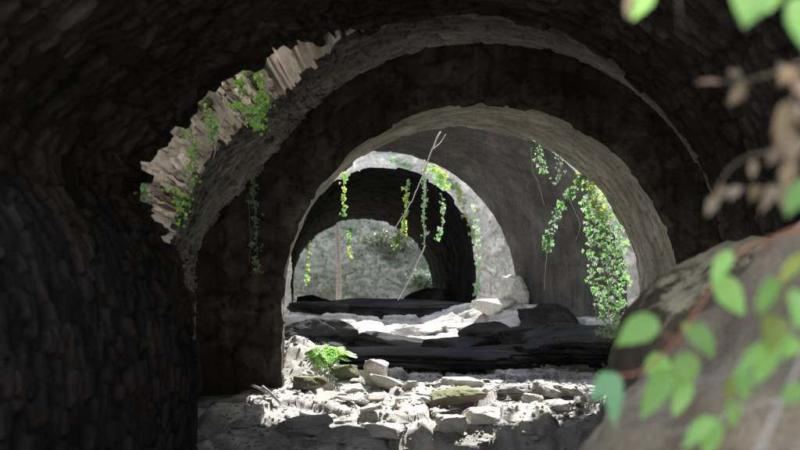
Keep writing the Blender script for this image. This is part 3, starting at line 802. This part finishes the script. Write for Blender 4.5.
sprig('dry_twig', 'thick cluster of withered brown leaves with a green leaf at the right edge', 'twig',
  [([(830, 40), (800, 75), (793, 110), (795, 150), (800, 190)], 1.55, 1.6, .0024, .0012), ([(795, 150), (780, 172), (778, 200)], 1.58, 1.6, .0012, .0007)],
  [((794, 68), (780, 84), 18, 1.56, 'leaf_dead'), ((800, 80), (806, 100), 24, 1.56, 'leaf_rust'), ((796, 104), (780, 122), 22, 1.57, 'leaf_dead'), ((800, 108), (804, 130), 20, 1.57, 'leaf_dead'), ((794, 128), (776, 148), 18, 1.58, 'leaf_dead'), ((798, 136), (788, 160), 20, 1.58, 'leaf_dead'), ((780, 148), (768, 164), 13, 1.59, 'leaf_dead'), ((792, 160), (784, 186), 16, 1.59, 'leaf_dead'), ((786, 184), (782, 208), 13, 1.6, 'leaf_dead'), ((812, 178), (788, 204), 26, 1.57, 'leaf')], 'twig', GT, 'withered_leaf')

# ------------------------------------------------------------------ ivy
def ivy_leaf(s):
    pts = [(0, 0), (.42, .05), (.5, .38), (.22, .5), (0, 1.0), (-.22, .5), (-.5, .38), (-.42, .05)]
    V = [(a * s, b * s, (abs(a) * .25 - b * b * .15) * s) for a, b in pts] + [(0, .3 * s, .02 * s)]
    return V, [(k, (k + 1) % 8, 8) for k in range(8)]

def ivy(label, pts, d, width, count, size, mats, seed, cat='ivy', group='ivy strands hanging from the arches', side=0.0, r0=.006, depth=.12, mat2=None):
    """a hanging strand: one or more thin stems down the line pts and its leaves round them"""
    rr = random.Random(seed)
    ctrl = [P(a, b, d) for a, b in pts]
    root = thing('ivy_strand', ctrl[0], label, cat, group)
    mb = MB()
    line = mb.tube(ctrl, r0, r0 * .5, 24, 5, 0.01, rr)
    sc = d / 1000
    for _ in range(int(width / 9)):
        off = Vector((rr.uniform(-.5, .5) * width * sc, rr.uniform(-depth, depth), 0))
        a = rr.uniform(0, .3); b_ = rr.uniform(.6, 1.0)
        seg = [line[int(q * 23)] + off * (0.3 + .7 * min(1, q * 2)) for q in np.linspace(a, b_, 5)]
        mb.tube(seg, r0 * .7, r0 * .4, 18, 5, 0.015, rr)
    mb.build('stem', M['vine_stem'], root, ctrl[0])
    nm = len(mats)
    for q, mt in enumerate(mats):
        lb = MB()
        for _ in range(int(count * 1.7) // nm):
            t = rr.random(); p = line[min(23, int(t * 24))]
            dn = 0.5 + .5 * vn1(t * 9 + seed)
            if rr.random() > dn + .25: continue
            p = p + Vector((rr.gauss(0, .38) * width * .5 * sc, rr.gauss(0, depth * .5), rr.gauss(0, .03)))
            sz = size * .68 * min(1.9, rr.lognormvariate(0, .38))
            V, F = ivy_leaf(sz)
            R = frame((rr.uniform(-.8, .8), rr.uniform(-.6, .4), -1), (rr.uniform(-.7, .7), -1, rr.uniform(-.1, .9)))
            lb.add([p + R @ Vector(v) for v in V], F)
        lb.build('leaves' if q == 0 else 'pale_leaves', M[mt], root, ctrl[0])
    return root

def vn1(x): return float(vnoise(np.array([x]), np.array([0.5]), np.array([0.5]), 3)[0])

GI = 'ivy strands hanging from the arches'
# curtain on the right behind the middle arch
ivy('densest ivy strand of the right curtain, reaching down to the rocks', [(602, 190), (606, 240), (609, 310), (607, 380)], 14.0, 30, 420, .075, ['ivy', 'ivy_grey'], 1)
ivy('long thin ivy strand forming the left edge of the right curtain', [(588, 178), (590, 220), (592, 262), (598, 300)], 13.9, 16, 130, .07, ['ivy', 'ivy_grey'], 2)
ivy('pale ivy strand down the right side of the right curtain against the white bank', [(618, 205), (621, 250), (620, 310), (613, 362)], 14.1, 22, 230, .07, ['ivy_grey', 'ivy'], 3)
ivy('arching ivy strand that swings out left from the right curtain', [(588, 172), (576, 182), (562, 203), (550, 228), (547, 246)], 13.7, 9, 120, .075, ['ivy_grey', 'ivy'], 4)
ivy('short yellowish ivy tuft under the arch at the top of the right curtain', [(584, 165), (592, 185), (600, 215)], 13.8, 22, 150, .075, ['ivy_grey', 'ivy_yellow'], 5)
ivy('small grey ivy tuft hanging from the arch left of the right curtain', [(540, 143), (541, 158), (543, 172)], 13.7, 12, 50, .06, ['ivy_grey', 'ivy'], 6)
ivy('short brown and green ivy tuft between the grey tuft and the right curtain', [(558, 152), (560, 166), (558, 182)], 13.7, 10, 40, .055, ['ivy_grey'], 61)
# strands deeper in
ivy('bright yellow green ivy strand hanging alone at upper left of the inner arches', [(343, 168), (344, 185), (343, 215)], 14.2, 6, 52, 0.06375, ['ivy_yellow', 'ivy'], 7)
ivy('yellow ivy strand hanging in the middle before the black tunnel', [(407, 182), (406, 205), (404, 232)], 18.5, 6.75, 52, 0.0765, ['ivy_yellow', 'ivy'], 8)
ivy('bushy yellow ivy tuft at the crown of the inner arch beside the long root', [(432, 166), (440, 175), (446, 186)], 20.8, 16.5, 82, 0.085, ['ivy_yellow', 'ivy'], 9)
ivy('greyish ivy strand hanging close beside the long leaning root', [(425, 165), (424, 200), (424, 245)], 16.5, 5.25, 52, 0.068, ['ivy_grey', 'ivy'], 10)
ivy('green ivy strand curling at its end, right of the leaning root', [(442, 195), (443, 215), (440, 232), (436, 238)], 20.5, 6, 45, 0.07225, ['ivy', 'ivy_grey'], 11)
ivy('pale ivy strand down the right edge of the black tunnel', [(474, 205), (477, 240), (478, 270), (476, 296)], 21.2, 6.75, 75, 0.085, ['ivy_grey', 'ivy'], 12)
ivy('yellowish ivy strand hanging at the left side of the far tunnel mouth', [(308, 240), (308, 258), (307, 284)], 32.5, 6.75, 45, 0.119, ['ivy_yellow', 'ivy'], 13)
ivy('short ivy strand hanging over the crown of the far tunnel mouth', [(350, 228), (349, 240), (350, 256)], 32.5, 5.25, 30, 0.1105, ['ivy', 'ivy_yellow'], 14)
ivy('short yellow ivy strand at the crown of the far tunnel mouth, right of the trunk', [(398, 228), (398, 238), (396, 248)], 32.4, 6.75, 30, 0.1105, ['ivy_yellow', 'ivy'], 15)
ivy('leafy tuft rooted along the pale face right of the crown of the inner arch', [(448, 178), (456, 188), (464, 202)], 23.9, 10, 60, .09, ['ivy_yellow', 'ivy'], 31)
ivy('small leafy tuft high on the pale face left of the leaning root', [(392, 158), (400, 162), (410, 166)], 24.0, 9, 36, .08, ['ivy', 'ivy_grey'], 32)
ivy('creeping ivy on the pale face beside the right edge of the black tunnel', [(462, 206), (470, 222), (474, 238)], 24.0, 9, 44, .085, ['ivy_yellow', 'ivy_grey'], 33)
# left, over the broken edge
ivy('topmost bright green ivy tuft on the broken upper left edge', [(243, 62), (258, 62), (270, 60), (276, 56)], 8.35, 20, 130, .045, ['ivy_sun_tint', 'ivy'], 16)
ivy('bright green ivy hanging over the broken edge below the topmost tuft', [(268, 72), (264, 90), (258, 110), (256, 128)], 8.4, 24, 150, .042, ['ivy_sun_tint', 'ivy'], 17)
ivy('small green ivy sprig in the middle of the broken edge', [(240, 78), (240, 92), (236, 110)], 8.45, 16, 36, .042, ['ivy_sun_tint', 'ivy'], 18)
ivy('bright green ivy strand hanging across the lower part of the broken edge', [(188, 122), (192, 145), (193, 170), (190, 205)], 8.6, 14, 70, .042, ['ivy_sun_tint', 'ivy'], 19)
ivy('bright green ivy spray on the middle of the broken edge, left of its pale root', [(206, 108), (212, 122), (216, 138)], 8.5, 16, 44, .042, ['ivy_sun_tint', 'ivy'], 34)
ivy('small bright ivy spray at the lowest end of the broken edge', [(176, 190), (180, 204), (184, 222)], 8.5, 14, 40, .042, ['ivy_sun_tint', 'ivy'], 35)
ivy('dim green ivy clump at the bottom left end of the broken edge', [(140, 178), (143, 195), (148, 214)], 8.4, 14, 80, .045, ['ivy', 'ivy_grey'], 20)
ivy('sparse grey ivy strand hanging before the dark plastered face on the left', [(255, 175), (254, 200), (256, 235), (258, 268)], 11.5, 12, 60, .05, ['ivy_grey', 'ivy'], 21)
ivy('faint ivy strand hanging inside the vault left of the sparse grey strand', [(196, 205), (198, 222), (196, 244)], 10.2, 10, 40, .045, ['ivy', 'ivy_grey'], 22)

# bare hanging roots and leaning poles
def root_at(label, pts, d0, d1, r, seed, name='hanging_root', fork=None, cat='root'):
    rr = random.Random(seed); n = len(pts)
    ctrl = [P(a, b, d0 + (d1 - d0) * k / (n - 1)) for k, (a, b) in enumerate(pts)]
    mb = MB(); mb.tube(ctrl, r, r * .6, 26, 6, r * .35, rr)
    if fork:
        for f in fork: mb.tube([P(a, b, d0 + (d1 - d0) * .2) for a, b in f], r * .7, r * .3, 12, 5, r * .2, rr)
    o = mb.build(name, M['root'], None, ctrl[0]); o.location = ctrl[0]
    return tag(o, label, cat)
root_at('long forked bare root slanting down left from the crown of the middle arch', [(440, 132), (430, 155), (420, 182), (408, 208), (390, 236)], 14.2, 15.6, .012, 1, fork=[[(432, 150), (440, 143), (446, 134)]])
root_at('thin bare root hanging straight down beside the long forked root', [(424, 160), (425, 190), (424, 220), (425, 244)], 16.4, 16.6, .014, 2)
root_at('slanting bare root seen against the far hillside', [(425, 245), (415, 268), (404, 290), (398, 300)], 19.0, 19.3, .014, 3)
root_at('thin pale root dangling from the arch below the small grey ivy tuft', [(531, 148), (533, 172), (538, 182), (544, 205)], 13.7, 13.7, .007, 4)
root_at('thin pale root hanging below the tip of the arching ivy strand', [(548, 240), (546, 262), (544, 290)], 13.7, 13.7, .006, 5)
root_at('thin curled root dangling between the arching ivy and the right curtain', [(566, 190), (572, 205), (580, 225), (576, 240)], 13.8, 13.8, .006, 6)
root_at('thin pale root trailing down over the broken upper left edge', [(222, 92), (226, 110), (218, 132), (214, 160)], 8.4, 8.5, .006, 7)

# ------------------------------------------------------------------ fern
c0 = Vector((-1.93, 12.75, 0)); c0.z = gz(c0.x, c0.y) + 0.12
c0 = P(330, 370, 12.9); c0.z = max(c0.z, gz(c0.x, c0.y) + .02)
fern = thing('fern', c0, 'bright green fern growing from the rubble beside the black pier', 'fern')
rr = random.Random(3)
for k in range(13):
    az = 2 * math.pi * k / 13 + rr.uniform(-.2, .2); Lf = rr.uniform(.26, .40)
    out = Vector((math.cos(az), math.sin(az) * .9, 0)); up = rr.uniform(.8, 1.5)
    pts = spline([Vector((0, 0, 0)), out * Lf * .45 + Vector((0, 0, Lf * .55 * up)), out * Lf + Vector((0, 0, Lf * .45 * up))], 14)
    mb = MB(); mb.add(*tube_verts(pts, [.004] * 14, 4))
    for i in range(2, 14):
        tdir = (pts[i] - pts[i - 1]).normalized(); sd = tdir.cross(Vector((0, 0, 1))).normalized()
        ln = Lf * .30 * math.sin(math.pi * (i / 14.5) ** .8) + .02
        for s in (-1, 1):
            V, F = leaf_geo(ln, .03, .2, .1, 4)
            R = frame(sd * s + tdir * .5, Vector((0, 0, 1)) - out * .1)
            mb.add([pts[i] + R @ Vector(v) for v in V], F)
    mb.build('frond', M['fern'], fern)

# ------------------------------------------------------------------ beyond the last arch
def shrub(label, c, rad, count, mat, seed, group='shrubs on the hillside beyond the tunnel'):
    rr = random.Random(seed)
    root = thing('shrub', c, label, 'shrub', group)
    st = MB(); lf = MB()
    for k in range(7):
        e = Vector((rr.gauss(0, .5) * rad.x, rr.gauss(0, .5) * rad.y, rr.uniform(.3, 1) * rad.z * 1.5))
        st.tube([Vector((0, 0, -.2)), e * .5 + Vector((0, 0, .15)), e], .03, .008, 8, 5)
    clumps = [Vector((rr.gauss(0, .5) * rad.x, rr.gauss(0, .5) * rad.y, rad.z * (.2 + rr.random() * 1.3))) for _ in range(14)]
    for _ in range(count):
        p = rr.choice(clumps) + Vector((rr.gauss(0, .2) * rad.x, rr.gauss(0, .2) * rad.y, rr.gauss(0, .2) * rad.z))
        V, F = ivy_leaf(rr.uniform(.07, .14))
        R = frame((rr.uniform(-1, 1), rr.uniform(-1, 1), rr.uniform(-1, .3)), (rr.uniform(-1, 1), rr.uniform(-1, 1), rr.uniform(-.2, 1)))
        lf.add([p + R @ Vector(v) for v in V], F)
    st.build('stem', M['vine_stem'], root); lf.build('leaves', M[mat], root)

hx = np.arange(-16, 6, 0.07); hv = np.arange(0, 13, 0.07)
HX, HV = np.meshgrid(hx, hv, indexing='ij')
def slope_y(x, v): return 36.0 + v * 1.15 + 0.9 * fbm(x * .35, v * .35, 0, 3, 81)
HY = slope_y(HX, HV)
f1, f2, cid = worley2((HX + .2 * fbm(HX, HV, 0, 3, 82)) / .55, HV / .34 + .3 * fbm(HX, HV, 3, 3, 84), 85)
hb = sstep(0, .2, f2 - f1)
HD = .10 * hb + .14 * (cid - .5) + .10 * fbm(HX * 2, HV * 2, 0, 4, 86)
hm = to_mesh('hillside', np.stack([HX, HY - HD, HV - .5 + HD * .4], -1).reshape(-1, 3), grid_faces(len(hx), len(hv), flip=True), True, .35 + .5 * cid)
put('hillside', hm, M['hill'])['kind'] = 'structure'
# creeping plants that cover parts of the slope
lb = MB(); rr = random.Random(77)
while len(lb.v) < 9 * 2600:
    x = rr.uniform(-9, 0); v = rr.uniform(0, 6)
    if vn1(x * .9 + 7.3 * math.floor(v * 1.1) * .37 + v * .5) < rr.uniform(-.35, .35): continue
    p = Vector((x, float(slope_y(np.array([x]), np.array([v]))[0]) - .16 - rr.random() * .12, v - .45))
    V, F = ivy_leaf(rr.uniform(.06, .13))
    R = frame((rr.uniform(-1, 1), rr.uniform(-.6, .2), -.6), (rr.uniform(-.6, .6), -1, rr.uniform(0, 1)))
    lb.add([p + R @ Vector(q) for q in V], F)
o = lb.build('undergrowth', M['olive']); tag(o, 'creeping plants covering the far hillside', 'undergrowth', None, 'stuff')

SH = [((382, 250), (1.0, .6, .7), 'bush', 'dull green shrub in the middle of the far hillside'),
      ((418, 284), (.7, .5, .4), 'ivy_grey', 'low grey green shrub at the lower right of the far hillside')]
for k, (pp, rad, mt, lab) in enumerate(SH):
    dd = 36.0
    for _ in range(200):
        x = (pp[0] - 480) / 1000 * dd; z = EYE + (265 - pp[1]) / 1000 * dd
        if dd >= float(slope_y(np.array([x]), np.array([z + .5]))[0]) - .1: break
        dd += .05
    shrub(lab, Vector((x, dd, z - rad[2] * .6)), Vector(rad), 900, mt, 50 + k)

d = 35.0
tb = P(338, 318, d); tb.z = gz(tb.x, tb.y) - .1
tr = thing('bare_tree', tb, 'pale bare tree trunk standing just outside the far tunnel mouth', 'tree')
mb = MB(); mb.tube([Vector((0, 0, 0)), Vector((.03, 0, 1.4)), Vector((-.02, 0, 3.2)), Vector((.1, .1, 5.5)), Vector((.2, .2, 8))], .095, .05, 22, 9)
mb.build('trunk', M['trunk'], tr)
mb = MB(); rr = random.Random(9)
for k in range(8):
    h = 4.2 + k * .5; a = rr.uniform(0, 6.3)
    mb.tube([Vector((0.05, 0, h)), Vector((math.cos(a) * .6, math.sin(a) * .6, h + .5)), Vector((math.cos(a) * 1.4, math.sin(a) * 1.4, h + .9))], .035, .008, 8, 5)
mb.build('limbs', M['trunk'], tr)
